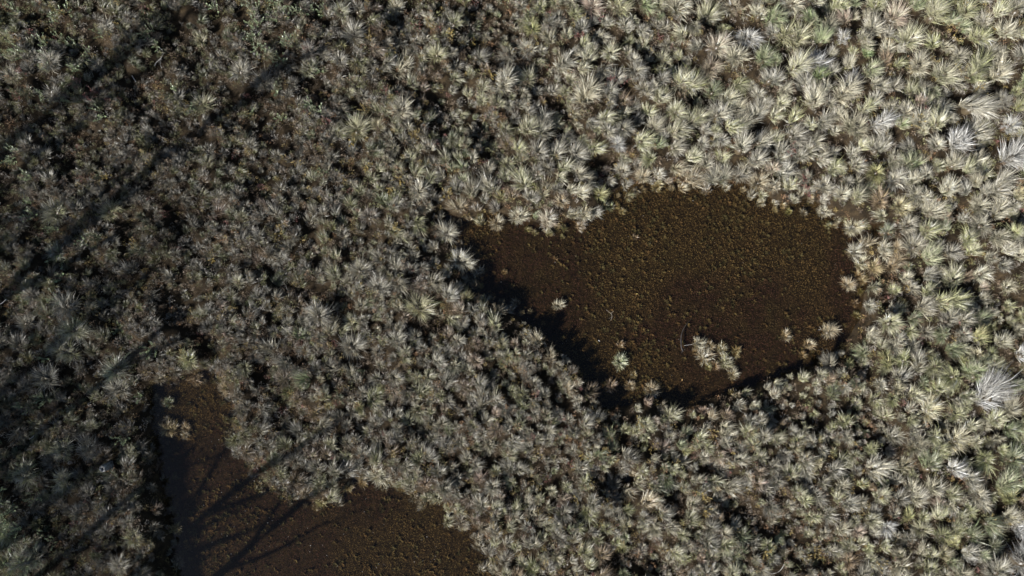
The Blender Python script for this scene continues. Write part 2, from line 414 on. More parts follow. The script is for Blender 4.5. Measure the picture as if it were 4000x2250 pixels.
put(2023, 849, 40, "pale", "straw", "pale tussock leaning over the water at the pool's top left corner", base="orange", v=1.05)
put(2335, 765, 36, "olive", "yellow", "olive tussock with an orange foot on the small spur above the pool", base="orange")
put(1950, 872, 34, "straw", "orange", "rust edged straw tussock on the pool's top left bank", base="orange")
# right tip of the large pool
put(3221, 830, 34, "pale", "straw", "cream tussock leaning over the pool from its upper right bank", base="orange", v=1.1)
put(3334, 884, 46, "pale", "yellow", "broad cream tussock with an orange rim beside the pool's right tip", base="orange", v=1.15)
put(3443, 911, 36, "grey", "green", "grey green tussock standing in the narrow inlet at the pool's right tip", v=1.05)
put(3388, 950, 34, "straw", "orange", "buff tussock just below the right tip inlet", base="orange")
put(3427, 977, 34, "straw", "pale", "straw tussock between the inlet and the golden tufts of the right bank", base="orange")
put(3338, 985, 38, "pale", "grey", "pale tussock jutting into the pool from its right bank", base="yellow", v=1.05)
put(3365, 1024, 36, "pale", "yellow", "cream tussock with a yellow foot on the pool's right bank", base="yellow", v=1.1)
put(3408, 1047, 34, "orange", "yellow", "bright orange tussock second from the water on the right bank", base="orange", v=1.1)
put(3470, 1028, 38, "orange", "straw", "large orange tussock set back from the pool's right bank", base="orange")
put(3474, 962, 24, "orange", "straw", "small orange tussock right of the straw one near the inlet", base="orange")
put(3361, 1088, 28, "orange", "yellow", "golden orange tuft half way down the pool's right bank", base="orange")
put(3307, 1113, 34, "orange", "pale", "orange tussock leaning into the pool low on its right bank", base="orange", v=1.1)
put(3493, 838, 40, "yellow", "pale", "golden based straw tussock above the inlet at the right tip", base="orange", v=1.05)
put(3500, 888, 40, "straw", "grey", "buff tussock to the right of the narrow inlet", base="orange")
# small pool
put(660, 1574, 24, "green", "pale", "small green tuft standing in shaded water in the small pool's upper arm", v=.95)
put(652, 1644, 16, "white", "grey", "little whitish tuft in the small pool's upper arm below the green one", fill=.6, v=.8)
put(664, 1678, 34, "orange", "yellow", "orange island tussock in the left of the small pool's upper arm", base="orange")
put(722, 1673, 22, "orange", "straw", "orange tuft right of the island tussock in the upper arm", base="orange")
put(720, 1703, 20, "pale", "orange", "pale tuft with an orange foot just below the upper arm islands", base="orange")
put(757, 1481, 28, "orange", "brown", "rusty tussock at the very top of the small pool's upper arm", base="orange", v=.9)
put(893, 1516, 30, "orange", "straw", "orange tussock on the right shore of the small pool's upper arm", base="orange")
put(687, 2066, 26, "yellow", "orange", "golden tuft standing on the left shore of the small pool", base="orange")
put(683, 2212, 22, "grey", "straw", "grey tuft at the small pool's left shore beside the bottom of the picture")
put(1358, 1902, 26, "yellow", "orange", "golden tussock in the bay at the top of the small pool", base="orange")
put(1572, 1916, 22, "yellow", "orange", "bright yellow tuft at the top of the small pool", base="yellow", v=1.15)
put(1494, 1850, 44, "pale", "straw", "cream tussock above the small pool's top shore", base="yellow")
put(1253, 1962, 24, "yellow", "olive", "yellow olive tussock at the tip of the small pool's rounded headland", base="yellow")
put(1401, 1877, 30, "orange", "yellow", "orange tussock on the left of the bay at the top of the small pool", base="orange")
# bleached and other conspicuous ones
put(3893, 632, 74, "white", "grey", "big bleached wiry tussock raked to the upper right near the right edge", lean=(.55, .45), tall=1.15, w=.009, v=.8, spiky=1)
put(3687, 570, 54, "white", "grey", "bleached wiry tuft left of and above the big raked bleached one", lean=(.35, .5), w=.009, v=.85, spiky=1)
put(3885, 509, 46, "white", "pale", "bright white rounded tussock near the upper right edge", v=1.0, lean=(.2, .15))
put(3170, 264, 50, "white", "pale", "white tussock brightest in the upper right quarter, leaning up right", lean=(.3, .4), v=1.0)
put(3264, 175, 32, "white", "pale", "small white upright tuft near the top, right of centre", lean=(0, .4), v=.95)
put(3396, 493, 48, "white", "straw", "bleached tussock raked to the right below the upper right group", lean=(.5, .2), v=.9)
put(3303, 334, 44, "white", "pinkish", "pale mauve white tussock between the brightest white one and the raked one", v=.9)
put(2900, 171, 58, "white", "straw", "elongated whitish tussock near the top, right of centre", v=.95, lean=(.15, -.25))
put(2784, 206, 56, "pale", "pinkish", "large shaggy cream tussock left of the elongated whitish one", v=1.1)
put(2307, 50, 52, "pinkish", "pale", "large pinkish buff tussock with long stalks by the top edge", v=1.1)
put(2648, 58, 60, "pale", "straw", "large pale tussock by the top edge left of the shaggy cream one", v=1.1)
put(3687, 1705, 52, "pale", "yellow", "split cream and yellow tussock in the lower right", v=1.15)
put(3807, 1543, 74, "white", "grey", "large bleached wiry tussock raked up right in the lower right", lean=(.6, .65), tall=1.15, w=.009, v=.85, spiky=1)
put(3924, 1380, 44, "white", "grey", "bleached streak of dead grass lying toward the right edge", lean=(.9, .35), w=.01, v=.9, spiky=1)
put(3590, 1582, 50, "pale", "yellow", "bright creamy yellow tussock in the lower right", v=1.2)
put(3960, 2060, 56, "white", "grey", "bleached tussock raked right at the right edge near the bottom", lean=(.7, .1), w=.01, v=.9, spiky=1)
put(3946, 2172, 84, "white", "grey", "largest bleached wiry tussock filling the bottom right corner", lean=(.25, .45), w=.01, tall=1.1, v=.8, spiky=1)
put(3670, 1814, 46, "white", "pale", "curved bleached tussock around a dark hollow in the lower right", lean=(.5, .3), v=.9)
put(3413, 2028, 38, "white", "grey", "small bleached tussock near the bottom, right of centre", lean=(.2, -.3), v=.9)
put(3378, 1814, 50, "pale", "grey", "long pale tussock swept to the right in the lower right", lean=(.5, .15), v=1.1)
put(3483, 2207, 50, "straw", "pale", "upright buff tussock by the bottom edge, right of centre", v=1.1)
put(3280, 1270, 4, "white", "pale", None)
PLACED.pop()
for (px, py, r_, a, b) in [(264, 280, 46, "grey", "straw"), (97, 322, 38, "straw", "grey"), (400, 268, 36, "grey", "straw"), (70, 175, 36, "olive", "straw"),
        (466, 144, 34, "grey", "straw"), (807, 186, 34, "straw", "olive"), (807, 419, 48, "straw", "olive"), (970, 303, 44, "grey", "straw"),
        (241, 388, 36, "grey", "straw"), (23, 411, 40, "grey", "straw"), (1400, 163, 52, "grey", "straw"), (1353, 78, 38, "grey", "olive"),
        (1345, 260, 34, "grey", "straw"), (1229, 221, 38, "grey", "brown"), (1683, 105, 30, "pale", "straw"), (1551, 35, 36, "straw", "pale"),
        (1594, 287, 52, "straw", "pale"), (1590, 446, 46, "straw", "grey"), (1039, 342, 50, "grey", "straw"), (1411, 532, 56, "straw", "olive"),
        (1967, 345, 46, "pale", "grey"), (1221, 287, 38, "grey", "olive"), (1718, 248, 42, "straw", "olive"), (2392, 50, 42, "straw", "olive"),
        (2660, 349, 58, "pale", "olive"), (2373, 233, 40, "pale", "olive"), (2621, 458, 44, "pale", "olive"), (2283, 380, 56, "straw", "pale"),
        (2780, 466, 50, "pale", "grey"), (2772, 287, 48, "brown", "straw"), (2850, 50, 48, "straw", "brown"), (3062, 50, 48, "pale", "straw"),
        (3070, 167, 58, "straw", "olive"), (3516, 171, 56, "pale", "olive"), (3772, 175, 46, "olive", "pale"), (3260, 369, 54, "pale", "straw"),
        (3862, 303, 50, "pale", "straw"), (3540, 283, 48, "straw", "pale"), (3349, 233, 24, "fresh green", "olive"), (3171, 322, 34, "fresh green", "olive"),
        (1490, 515, 34, "straw", "yellow"), (1640, 760, 42, "pale", "grey"), (1745, 915, 50, "pale", "grey"), (1795, 1010, 48, "pale", "grey"),
        (1460, 860, 40, "grey", "brown"), (1420, 1060, 48, "straw", "grey"), (1480, 1105, 46, "grey", "pale"), (170, 1020, 0, "grey", "straw"),
        (1640, 1200, 60, "straw", "olive"), (1385, 1350, 54, "grey", "straw"), (1270, 1230, 52, "grey", "straw"), (470, 835, 46, "straw", "olive"),
        (260, 835, 58, "grey", "olive"), (270, 990, 40, "grey", "green"), (330, 1190, 56, "grey", "straw"), (350, 1280, 58, "grey", "olive"),
        (135, 1260, 44, "grey", "straw"), (300, 1350, 52, "grey", "olive"), (490, 1440, 60, "grey", "green"), (220, 1460, 54, "grey", "straw"),
        (480, 1530, 46, "grey", "straw"), (770, 1395, 40, "olive", "straw"), (290, 1760, 46, "grey", "olive"), (380, 1730, 46, "grey", "straw"),
        (150, 1830, 50, "grey", "olive"), (290, 1860, 44, "grey", "olive"), (150, 2170, 56, "grey", "green"), (85, 2060, 56, "green", "grey"),
        (60, 2190, 50, "olive", "straw"), (560, 2080, 40, "straw", "olive"), (500, 2190, 40, "grey", "straw"), (2060, 215, 40, "pale", "grey")]:
    if r_: put(px, py, r_, a, b, v=.92 if px < 1500 else 1.05)  # left ones darker, some of the shade there put into their colour
for p in PLACED:
    p["seed"] = int(rng.integers(1 << 30)); p["k"] = 0.68 if float(sdist(p["x"], p["y"])) < 0.05 else (0.62 if p["c1"] == "white" else 0.70)

# scattered ones, poisson-disc with a radius that follows the maps
def scatter():
    pts = [(p["x"], p["y"], p["d"] * 0.5, True) for p in PLACED]
    cell = 0.5; grid = {}
    def key(x, y): return int(math.floor(x / cell)), int(math.floor(y / cell))
    for p in pts: grid.setdefault(key(p[0], p[1]), []).append(p)
    r = np.random.default_rng(77)
    N = 120000
    X = r.uniform(-17.6, 17.6, N); Y = r.uniform(-10.6, 10.6, N)
    D = sdist(X, Y); SZ = SIZE(X, Y) * (0.42 + 0.25 * LUSH_LIGHT(X, Y)) * (0.60 + 0.62 * r.random(N)); CV = COVER(X, Y)
    K = hummock(X, Y); GL = gully(X, Y); LU = LUSH_LIGHT(X, Y)
    keep = r.random(N)
    out = []
    for i in range(N):
        d = SZ[i]
        if i > N * 0.4:
            d *= 0.72
            if keep[i] > 0.08 + 0.14 * LU[i]: continue

        if GL[i] < (0.10 + 0.10 * d) * (0.4 + 1.2 * keep[i]): continue
        if D[i] < (0.02 + 0.06 * d if (Y[i] > 1.6 or (X[i] < 0 and Y[i] < -4)) else 0.06 + 0.20 * d):
            if D[i] < -0.30 or keep[i] > 0.16 or (X[i] > 0 and Y[i] < -0.8): continue
            d = min(d, 0.13 + 0.17 * r.random())
        if K[i] < 0.92 - 0.82 * CV[i] + 0.25 * (keep[i] - 0.5):
            if keep[i] > 0.10: continue
            d *= 0.62
        rad = d * (0.62 - 0.10 * LU[i]); k = key(X[i], Y[i]); ok = True
        for a in range(-2, 3):
            for b in range(-2, 3):
                for q in grid.get((k[0] + a, k[1] + b), ()):
                    if (q[0] - X[i]) ** 2 + (q[1] - Y[i]) ** 2 < (rad + q[2] * 0.8) ** 2: ok = False; break
                if not ok: break
            if not ok: break
        if ok:
            p = (X[i], Y[i], rad, False); grid.setdefault(k, []).append(p); out.append((X[i], Y[i], d))
    return out

SC = scatter()
TUSS = list(PLACED)
for (x, y, d) in SC:
    gr = float(GREEN(x, y)); wm = float(WARM(x, y)); lu = float(LUSH_LIGHT(x, y))
    q = rng.random(); sd0 = float(sdist(x, y))
    near = sd0 < 0.55
    local = float(fbm(x, y, 2.2, 71, 2)) - 0.5
    gg = gr + local * 0.9
    if q < gg * 0.32: c1, c2 = "green", "straw"
    elif q < gg * 0.92: c1, c2 = "olive", ("pale" if q < gg * 0.8 else "yellow")
    elif q < gg * 0.85 + 0.012: c1, c2 = "white", "straw"
    elif rng.random() < wm * 0.20: c1, c2 = ("brown", "orange") if rng.random() < .5 else ("pinkish", "straw")
    elif rng.random() < 0.3 + (0.35 if x < -6 else 0.0): c1, c2 = "grey", "straw"
    else: c1, c2 = ("pale", "olive") if rng.random() < 0.25 + 0.25 * lu else ("straw", "grey")
    base = None
    if lu > 0.55 and rng.random() < 0.75:           # green at the foot, pale dead tips
        base = "green" if rng.random() < 0.30 + 0.6 * gr else "olive"
        if c1 in ("green", "olive") and rng.random() < 0.45: c1 = "straw"
    if near and rng.random() < 0.30: c2 = "orange"
    v = (0.0 + 1.04 * lu) * (0.72 + 0.52 * rng.random())  # darker on the left: duller grass plus shade and vignette put into blade colour
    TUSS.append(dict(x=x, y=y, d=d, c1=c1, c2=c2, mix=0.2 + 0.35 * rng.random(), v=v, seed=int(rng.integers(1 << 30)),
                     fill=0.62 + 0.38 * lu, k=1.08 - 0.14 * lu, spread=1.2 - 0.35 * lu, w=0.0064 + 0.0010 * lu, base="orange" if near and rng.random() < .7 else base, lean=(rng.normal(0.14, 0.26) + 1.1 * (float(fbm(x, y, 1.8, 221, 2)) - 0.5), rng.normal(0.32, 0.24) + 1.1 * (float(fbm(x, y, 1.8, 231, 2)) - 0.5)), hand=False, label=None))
print("tussocks", len(TUSS), flush=True)

# the 300 largest inside the frame stand as objects of their own
for t in TUSS:
    t["inside"] = abs(t["x"]) < 14.7 and abs(t["y"]) < 8.25
ranked = sorted([t for t in TUSS if t["inside"]], key=lambda t: (-t["hand"], -t["d"]))
SOLO = ranked[:298]; solo_ids = {id(t) for t in SOLO}

LM = [("the large pool's left corner", 1800, 1000), ("the large pool's bottom tip", 2640, 1560), ("the large pool's right tip", 3420, 900),
      ("the large pool's top bank", 2850, 705), ("the large pool's lower left bank", 2130, 1250), ("the large pool's lower right bank", 3050, 1400),
      ("the large pool's upper left bank", 2200, 850), ("the small pool's upper arm", 740, 1480), ("the small pool's right bank", 1860, 2000), ("the small pool's rounded headland", 1200, 1940),
      ("the small pool's left bank", 620, 1900), ("the top left corner", 60, 60), ("the top right corner", 3940, 60), ("the bottom left corner", 60, 2190),
      ("the big bleached corner tussock", 3946, 2172), ("the top edge's middle", 2000, 0), ("the left edge's middle", 0, 1125), ("the right edge's middle", 4000, 1125),
      ("the bottom edge's middle", 2000, 2250), ("the largest raked bleached tussock", 3893, 632), ("the brightest white tussock", 3170, 264),
      ("the white stick left of centre", 1487, 1370), ("the forked white sticks", 620, 210), ("the pale tussock near the top", 1400, 163), ("the grey upper left tussock", 264, 280), ("the pinkish tussock by the top edge", 2307, 50)]
DIRS = ["right of", "above right of", "above", "above left of", "left of", "below left of", "below", "below right of"]
ORD = ["nearest", "second nearest", "third nearest", "fourth nearest", "fifth nearest", "sixth nearest", "seventh nearest", "eighth nearest", "ninth nearest", "tenth nearest", "eleventh nearest", "twelfth nearest", "thirteenth nearest", "fourteenth nearest", "fifteenth nearest", "sixteenth nearest"]
CW = {"straw": "straw", "pale": "cream", "green": "green", "olive": "olive", "grey": "grey buff", "brown": "brown", "orange": "orange",
      "yellow": "yellow", "white": "bleached white", "pinkish": "pinkish buff", "fresh green": "fresh green"}
def auto_labels(items, noun, colour, size=None):
    keys = {}
    for t in items:
        px = t["x"] / S + 2000; py = 1125 - t["y"] / S
        best = min(((math.hypot(px - a, py - b), n, a, b) for n, a, b in LM if math.hypot(px - a, py - b) > 70))
        ang = math.atan2(best[3] - py, px - best[2]); d8 = int(round(ang / (math.pi / 4))) % 8
        sz = size(t) if size else ""
        keys.setdefault((sz, colour(t), best[1], d8), []).append((best[0], len(keys), t["x"], t))
    for (sz, cw, ln, d8), lst in keys.items():
        lst.sort(key=lambda a: a[:3])
        for i, (_, _, _, t) in enumerate(lst):
            tail = "" if len(lst) == 1 else ", " + ORD[min(i, len(ORD) - 1)]
            t["auto"] = " ".join(f"{sz} {cw} {noun} {DIRS[d8]} {ln}".split()) + tail
auto_labels([t for t in SOLO if not t["label"]], "tussock", lambda t: CW[t["c1"]], lambda t: "large" if t["d"] > 0.66 else "mid sized")

rest = Bag()
for t in TUSS:
    z = float(gz(t["x"], t["y"])[0])
    if id(t) not in solo_ids:
        V, F, C = tussock_arrays(t); V = V + np.array([t["x"], t["y"], z]); rest.add(V, F, C); continue
    if t.get("spiky"): t["per"] = 5
    V, F, C = tussock_arrays(t)
    o = mesh_obj("grass_tussock", V, F, C, M_DEAD if t["c1"] == "white" else M_GRASS, loc=(t["x"], t["y"], z))
    wet = float(sdist(t["x"], t["y"])) < 0.0
    tag(o, t["label"] or t["auto"], "grass tussock", "tussocks standing in the water" if wet else "tussocks covering the bog")
    # a patch of dead blades where the tussock shows one
    r = np.random.default_rng(t["seed"] + 1)
    if t["d"] > 0.42 and r.random() < 0.30 and t["c1"] != "white":
        V, F, C = blades(r, t["d"] * 0.10, t["d"] * 0.5, PAL["white"] * 0.85, PAL["pale"], 0.4, 5, 9, lean=(-0.15 + .3 * r.random(), -0.3 + .5 * r.random()), width=0.012)
        q = r.random() * 6.28; V = V + np.array([math.cos(q), math.sin(q), 0.0]) * t["d"] * 0.14
        mesh_obj("dead_blades", V, F, C, M_DEAD, parent=o)
V, F, C = rest.arrays()
ro = mesh_obj("tussock_grass", V, F, C, M_GRASS)
tag(ro, "smaller straw and olive grass tufts filling the bog between the large tussocks", "grass", kind="stuff")

# ------------------------------------------------------------------ low heath between the tussocks
def sprigs(X, Y, Z, H, col, r, length=(0.04, 0.10), width=(0.007, 0.014), up=0.45):
    n = len(X)
    az = r.random(n) * 2 * np.pi; el = np.clip(r.normal(up, 0.45, n), -0.5, 1.4)
    ln = r.uniform(*length, n); wd = r.uniform(*width, n)
    d = np.stack([np.cos(az) * np.cos(el), np.sin(az) * np.cos(el), np.sin(el)], 1)
    s = np.cross(d, r.normal(0, 1, (n, 3))); s /= np.linalg.norm(s, axis=1)[:, None] + 1e-9
    c = np.stack([X, Y, Z + H], 1)
    a = c - d * ln[:, None] * 0.5; b = c + d * ln[:, None] * 0.5
    V = np.stack([a, c + s * wd[:, None] * 0.5, b, c - s * wd[:, None] * 0.5], 1).reshape(-1, 3)
    F = np.arange(4 * n).reshape(-1, 4)
    C = np.repeat(np.clip(col, 0.01, 0.8), 4, 0)
    return V, F, C

HEATH = {"brown": (0.24, 0.18, 0.125), "dark": (0.13, 0.10, 0.07), "olive": (0.25, 0.24, 0.12), "gold": (0.36, 0.27, 0.11), "rust": (0.30, 0.18, 0.10),
         "red": (0.28, 0.13, 0.11), "grey": (0.40, 0.36, 0.31)}
def heath(m, per, seed):
    """low wiry bushes: sprigs set over an irregular dome, lit on the sun side and dark between"""
    r = np.random.default_rng(seed)
    cx = r.uniform(-17.6, 17.6, m); cy = r.uniform(-10.6, 10.6, m)
    d = sdist(cx, cy); ok = d > 0.04
    cx, cy, d = cx[ok], cy[ok], d[ok]; m = len(cx)
    wm0 = WARM(cx, cy); lu = LUSH_LIGHT(cx, cy)
    wm = wm0 + (fbm(cx, cy, 1.1, 41) - 0.5) * 1.1
    gr = GREEN(cx, cy)
    q = r.random(m)
    names = list(HEATH); P = np.array([HEATH[k] for k in names])
    ci = np.full(m, 0)
    ci[q < 0.16] = 1; ci[(q > 0.16) & (q < 0.22 + 0.40 * gr)] = 2
    ci[(q > 0.55) & (q < 0.55 + 0.20 * wm)] = 3; ci[(q > 0.80) & (q < 0.80 + 0.12 * wm)] = 4
    ci[(q > 0.95) & (q < 0.95 + 0.03 * wm)] = 5; ci[(q > 0.66) & (q < 0.80)] = 6
    edge = (d < 0.2) & (r.random(m) < 0.6); ci[edge] = np.where(r.random(edge.sum()) < 0.6, 3, 4)
    R_ = r.uniform(0.05, 0.13, m); H = r.uniform(0.12, 0.42, m) * np.clip(1.5 - lu + 0.5 * (wm0 - 0.4), 0.35, 1.1) * (0.6 + 0.8 * fbm(cx, cy, 0.8, 61, 2))
    H = np.where(d < 0.25, H * 0.45, H)
    br = (0.6 + 0.75 * r.random(m)) * (0.56 + 0.4 * lu)  # left heath dimmed in colour, carrying shade besides its own browner growth
    i = np.repeat(np.arange(m), per); n = len(i)
    az = r.random(n) * 6.283; u = r.random(n) ** 0.6                    # u: 0 at the top of the dome, 1 at the skirt
    rad = R_[i] * np.sin(u * 1.45) * (0.7 + 0.5 * r.random(n))
    hh = H[i] * (0.25 + 0.75 * np.cos(u * 1.45)) * (0.75 + 0.4 * r.random(n))
    X = cx[i] + np.cos(az) * rad; Y = cy[i] + np.sin(az) * rad; Z = gz(cx, cy)[i] + hh
    el = np.clip(r.normal(1.1 - 0.9 * u, 0.4, n), -0.2, 1.5); az2 = az + r.normal(0, 0.5, n)
    dr = np.stack([np.cos(az2) * np.cos(el), np.sin(az2) * np.cos(el), np.sin(el)], 1)
    sd_ = np.cross(dr, r.normal(0, 1, (n, 3))); sd_ /= np.linalg.norm(sd_, axis=1)[:, None] + 1e-9
    ln = r.uniform(0.03, 0.085, n)[:, None]; wd = r.uniform(0.006, 0.013, n)[:, None] * 0.5
    c = np.stack([X, Y, Z], 1)
    V = np.stack([c - dr * ln * .5, c + sd_ * wd, c + dr * ln * .5, c - sd_ * wd], 1).reshape(-1, 3)
    col = P[ci[i]] * (br[i] * (0.65 + 0.7 * r.random(n)))[:, None]
    return V, np.arange(4 * n).reshape(-1, 4), np.repeat(np.clip(col, 0.01, 0.8), 4, 0)
V, F, C = heath(23000, 46, 301)
ho = mesh_obj("low_heath", V, F, C, M_HEATH)
tag(ho, "low wiry brown and golden heath covering the peat between tussocks", "heath", kind="stuff")

# ------------------------------------------------------------------ weed on the pool bed
def weed(seed):
    r = np.random.default_rng(seed); B = Bag()
    # a fine moss carpet
    N = 520000
    X = r.uniform(-13, 11.5, N); Y = r.uniform(-11, 6.2, N); d = sdist(X, Y); ok = d < 0.04
    X, Y = X[ok], Y[ok]; n = len(X)
    w = fbm(X, Y, 2.4, 141, 3); k = fbm(X, Y, 0.5, 151, 2)
    a = np.array([0.40, 0.30, 0.15]); b = np.array([0.20, 0.11, 0.10]); c = np.array([0.25, 0.23, 0.11])
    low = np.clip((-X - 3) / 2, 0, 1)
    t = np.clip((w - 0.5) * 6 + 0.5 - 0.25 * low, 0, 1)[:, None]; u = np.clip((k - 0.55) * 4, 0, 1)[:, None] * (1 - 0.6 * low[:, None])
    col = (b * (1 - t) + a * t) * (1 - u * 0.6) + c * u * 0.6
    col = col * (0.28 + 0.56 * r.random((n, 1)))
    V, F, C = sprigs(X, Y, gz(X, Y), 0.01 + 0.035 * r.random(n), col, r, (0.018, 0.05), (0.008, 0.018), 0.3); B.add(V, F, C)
    # star shaped rosettes
    M = 24000
    cx = r.uniform(-13, 11.5, M); cy = r.uniform(-11, 6.2, M); d = sdist(cx, cy); w = fbm(cx, cy, 1.6, 171, 2)
    ok = (d < -0.03) & (r.random(M) < 0.08 + 1.8 * np.clip(w - 0.42, 0, 1)); cx, cy = cx[ok], cy[ok]; m = len(cx)
    L = 16; i = np.repeat(np.arange(m), L); n = len(i)
    az = r.random(n) * 6.283; rad = r.uniform(0.05, 0.12, m)[i]
    el = r.uniform(0.1, 0.9, n)
    base = np.stack([cx[i], cy[i], gz(cx, cy)[i] + 0.012], 1)
    dr = np.stack([np.cos(az) * np.cos(el), np.sin(az) * np.cos(el), np.sin(el)], 1)
    tip = base + dr * rad[:, None]; tip[:, 2] = np.minimum(tip[:, 2], WATER_Z - 0.012)
    mid = (base + tip) * 0.5; sd_ = np.stack([-np.sin(az), np.cos(az), np.zeros(n)], 1) * 0.012
    V = np.stack([base, mid + sd_, tip, mid - sd_], 1).reshape(-1, 3); F = np.arange(4 * n).reshape(-1, 4)
    pc = np.array([[0.38, 0.30, 0.16], [0.34, 0.29, 0.16], [0.36, 0.25, 0.14], [0.28, 0.26, 0.15]])[r.integers(0, 4, m)] * (r.uniform(0.22, 0.34, (m, 1)) * (0.8 + 0.9 * fbm(cx, cy, 0.9, 181, 2)[:, None]))
    C = np.repeat(np.clip(pc[i], 0.01, 0.7), 4, 0); B.add(V, F, C)
    return B.arrays()
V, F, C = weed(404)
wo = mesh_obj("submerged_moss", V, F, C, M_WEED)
tag(wo, "star shaped golden brown moss covering the bed of the pools", "moss", kind="stuff")

# floating bits that catch the light at the water surface
r = np.random.default_rng(505)
N = 2600
X = r.uniform(-12.5, 11, N); Y = r.uniform(-8.4, 5.2, N); d = sdist(X, Y); k = fbm(X, Y, 0.9, 515, 2)
ok = (d < -0.05) & (r.random(N) < np.where(X < -2, 1.0, 0.18) * np.clip((k - 0.4) * 4, 0.1, 1)); X, Y = X[ok], Y[ok]
V, F, C = sprigs(X, Y, np.full(len(X), WATER_Z + 0.006), 0.004, np.array([[0.62, 0.58, 0.55]]) * r.uniform(0.4, 1.1, (len(X), 1)), r, (0.012, 0.04), (0.006, 0.012), 0.0)
V[:, 2] = WATER_Z + 0.004 + 0.004 * r.random(len(V))
fo = mesh_obj("floating_litter", V, F, C, M_DEAD)
tag(fo, "specks of pale dead leaf litter floating on the pools", "leaf litter", kind="stuff")

# ------------------------------------------------------------------ small leafy and coloured shrubs
def shrub(kind, n_shoot, size, leaf_c, stem_c, r):
    """a low shrub: leaning shoots set with leaves; returns (stems, leaves)"""
    st = Bag(); lf = Bag()
    for s in range(n_shoot):
        az = r.random() * 6.283; tl = r.uniform(0.15, 0.85); L = size * r.uniform(0.6, 1.1)
        base = np.array([r.normal(0, size * 0.12), r.normal(0, size * 0.12), 0.0])
        dr = np.array([math.cos(az) * math.sin(tl), math.sin(az) * math.sin(tl), math.cos(tl)])
        K = 4; pts = [base + dr * L * k / K + np.array([0, 0, 0.05 * L * (k / K) ** 2]) for k in range(K + 1)]
        ring = []
        for k, p in enumerate(pts):
            rad = 0.006 * (1 - 0.7 * k / K)
            ring += [p + np.array([math.cos(a) * rad, math.sin(a) * rad, 0]) for a in (0, 2.09, 4.19)]
        Fs = [(k * 3 + a, k * 3 + (a + 1) % 3, (k + 1) * 3 + (a + 1) % 3, (k + 1) * 3 + a) for k in range(K) for a in range(3)]
        st.add(np.array(ring), np.array(Fs), np.tile(stem_c, (len(ring), 1)))
        n = 26 if kind == "leafy" else 34
        f = r.uniform(0.25, 1.05, n); P = base + dr * L * f[:, None]
        a2 = r.random(n) * 6.283; e2 = r.uniform(-0.1, 0.9, n)
        d2 = np.stack([np.cos(a2) * np.cos(e2), np.sin(a2) * np.cos(e2), np.sin(e2)], 1) * 0.8 + dr * 0.6
        d2 /= np.linalg.norm(d2, axis=1)[:, None]
        ll = (r.uniform(0.03, 0.055, n) if kind == "leafy" else r.uniform(0.025, 0.05, n)); wd = ll * (0.42 if kind == "leafy" else 0.28)
        s2 = np.cross(d2, np.array([0, 0, 1.0])); s2 /= np.linalg.norm(s2, axis=1)[:, None] + 1e-9
        mid = P + d2 * ll[:, None] * 0.55
        V = np.stack([P, mid + s2 * wd[:, None] * 0.5, P + d2 * ll[:, None], mid - s2 * wd[:, None] * 0.5], 1).reshape(-1, 3)
        cc = leaf_c * r.uniform(0.7, 1.3, (n, 1)); lf.add(V, np.arange(4 * n).reshape(-1, 4), np.repeat(np.clip(cc, .01, .7), 4, 0))
    return st, lf

def add_shrub(x, y, kind, n_shoot, size, lc, sc, name, cat, group, label, seed):
    r = np.random.default_rng(seed)
    st, lf = shrub(kind, n_shoot, size, np.array(lc), np.array(sc), r)
    V, F, C = lf.arrays()
    e = bpy.data.objects.new(name, None); COL.objects.link(e); e.location = (x, y, float(gz(x, y)[0])); e.empty_display_size = 0.1
    mesh_obj("leaves", V, F, C, M_LEAF, parent=e)
    V, F, C = st.arrays(); mesh_obj("stems", V, F, C, M_BARK, parent=e)
    tag(e, label, cat, group)

SHR = []
def field(n, cx, cy, sx, sy, key, size):
    for _ in range(n):
        px = rng.normal(cx, sx); py = rng.normal(cy, sy)
        if not (15 < px < 3985 and 15 < py < 2235): continue
        x, y = W(px, py)
        if float(sdist(x, y)) < 0.1: continue
        if any((s["x"] - x) ** 2 + (s["y"] - y) ** 2 < 0.05 for s in SHR): continue
        SHR.append(dict(x=float(x), y=float(y), key=key, d=size * rng.uniform(0.8, 1.25)))
field(26, 1080, 110, 130, 90, "leaf", .42); field(22, 250, 230, 220, 150, "leaf", .36); field(16, 150, 900, 130, 200, "leaf", .36)
field(10, 1180, 420, 160, 120, "leaf", .3); field(14, 60, 1960, 60, 160, "leaf", .48); field(14, 350, 1500, 220, 220, "leaf", .34); field(8, 100, 2150, 90, 80, "leaf", .42)
field(10, 3700, 300, 180, 160, "gold", .34); field(9, 1560, 760, 130, 110, "gold", .32); field(8, 2500, 1760, 200, 120, "gold", .3)
field(6, 3950, 1900, 60, 120, "gold", .36); field(7, 1900, 120, 300, 130, "gold", .3); field(7, 3250, 2150, 250, 80, "gold", .3); field(5, 600, 1000, 250, 250, "gold", .28)
field(7, 330, 390, 170, 60, "red", .26); field(6, 2450, 230, 320, 90, "red", .24); field(5, 3080, 690, 60, 80, "red", .3); field(6, 3400, 1350, 200, 90, "red", .24); field(5, 1400, 330, 200, 160, "red", .26)
KEYS = {"leaf": ((0.26, 0.31, 0.17), "leafy", "leafy_shrub", "leafy shrub", "broad leaved seedlings among the tussocks", "light green leafy"),
        "gold": ((0.36, 0.27, 0.09), "fine", "golden_shrub", "golden shrub", "golden shrubs among the tussocks", "golden"),
        "red": ((0.27, 0.12, 0.10), "fine", "red_shrub", "red shrub", "dark red shrubs among the tussocks", "deep red")}
for s in SHR:
    s["tone"] = rng.uniform(0.75, 1.3)
    s["cw"] = {"leaf": ("dull green leafy", "light green leafy"), "gold": ("dull golden", "bright golden"), "red": ("dark red", "dull red")}[s["key"]][int(s["tone"] > 1.02)]
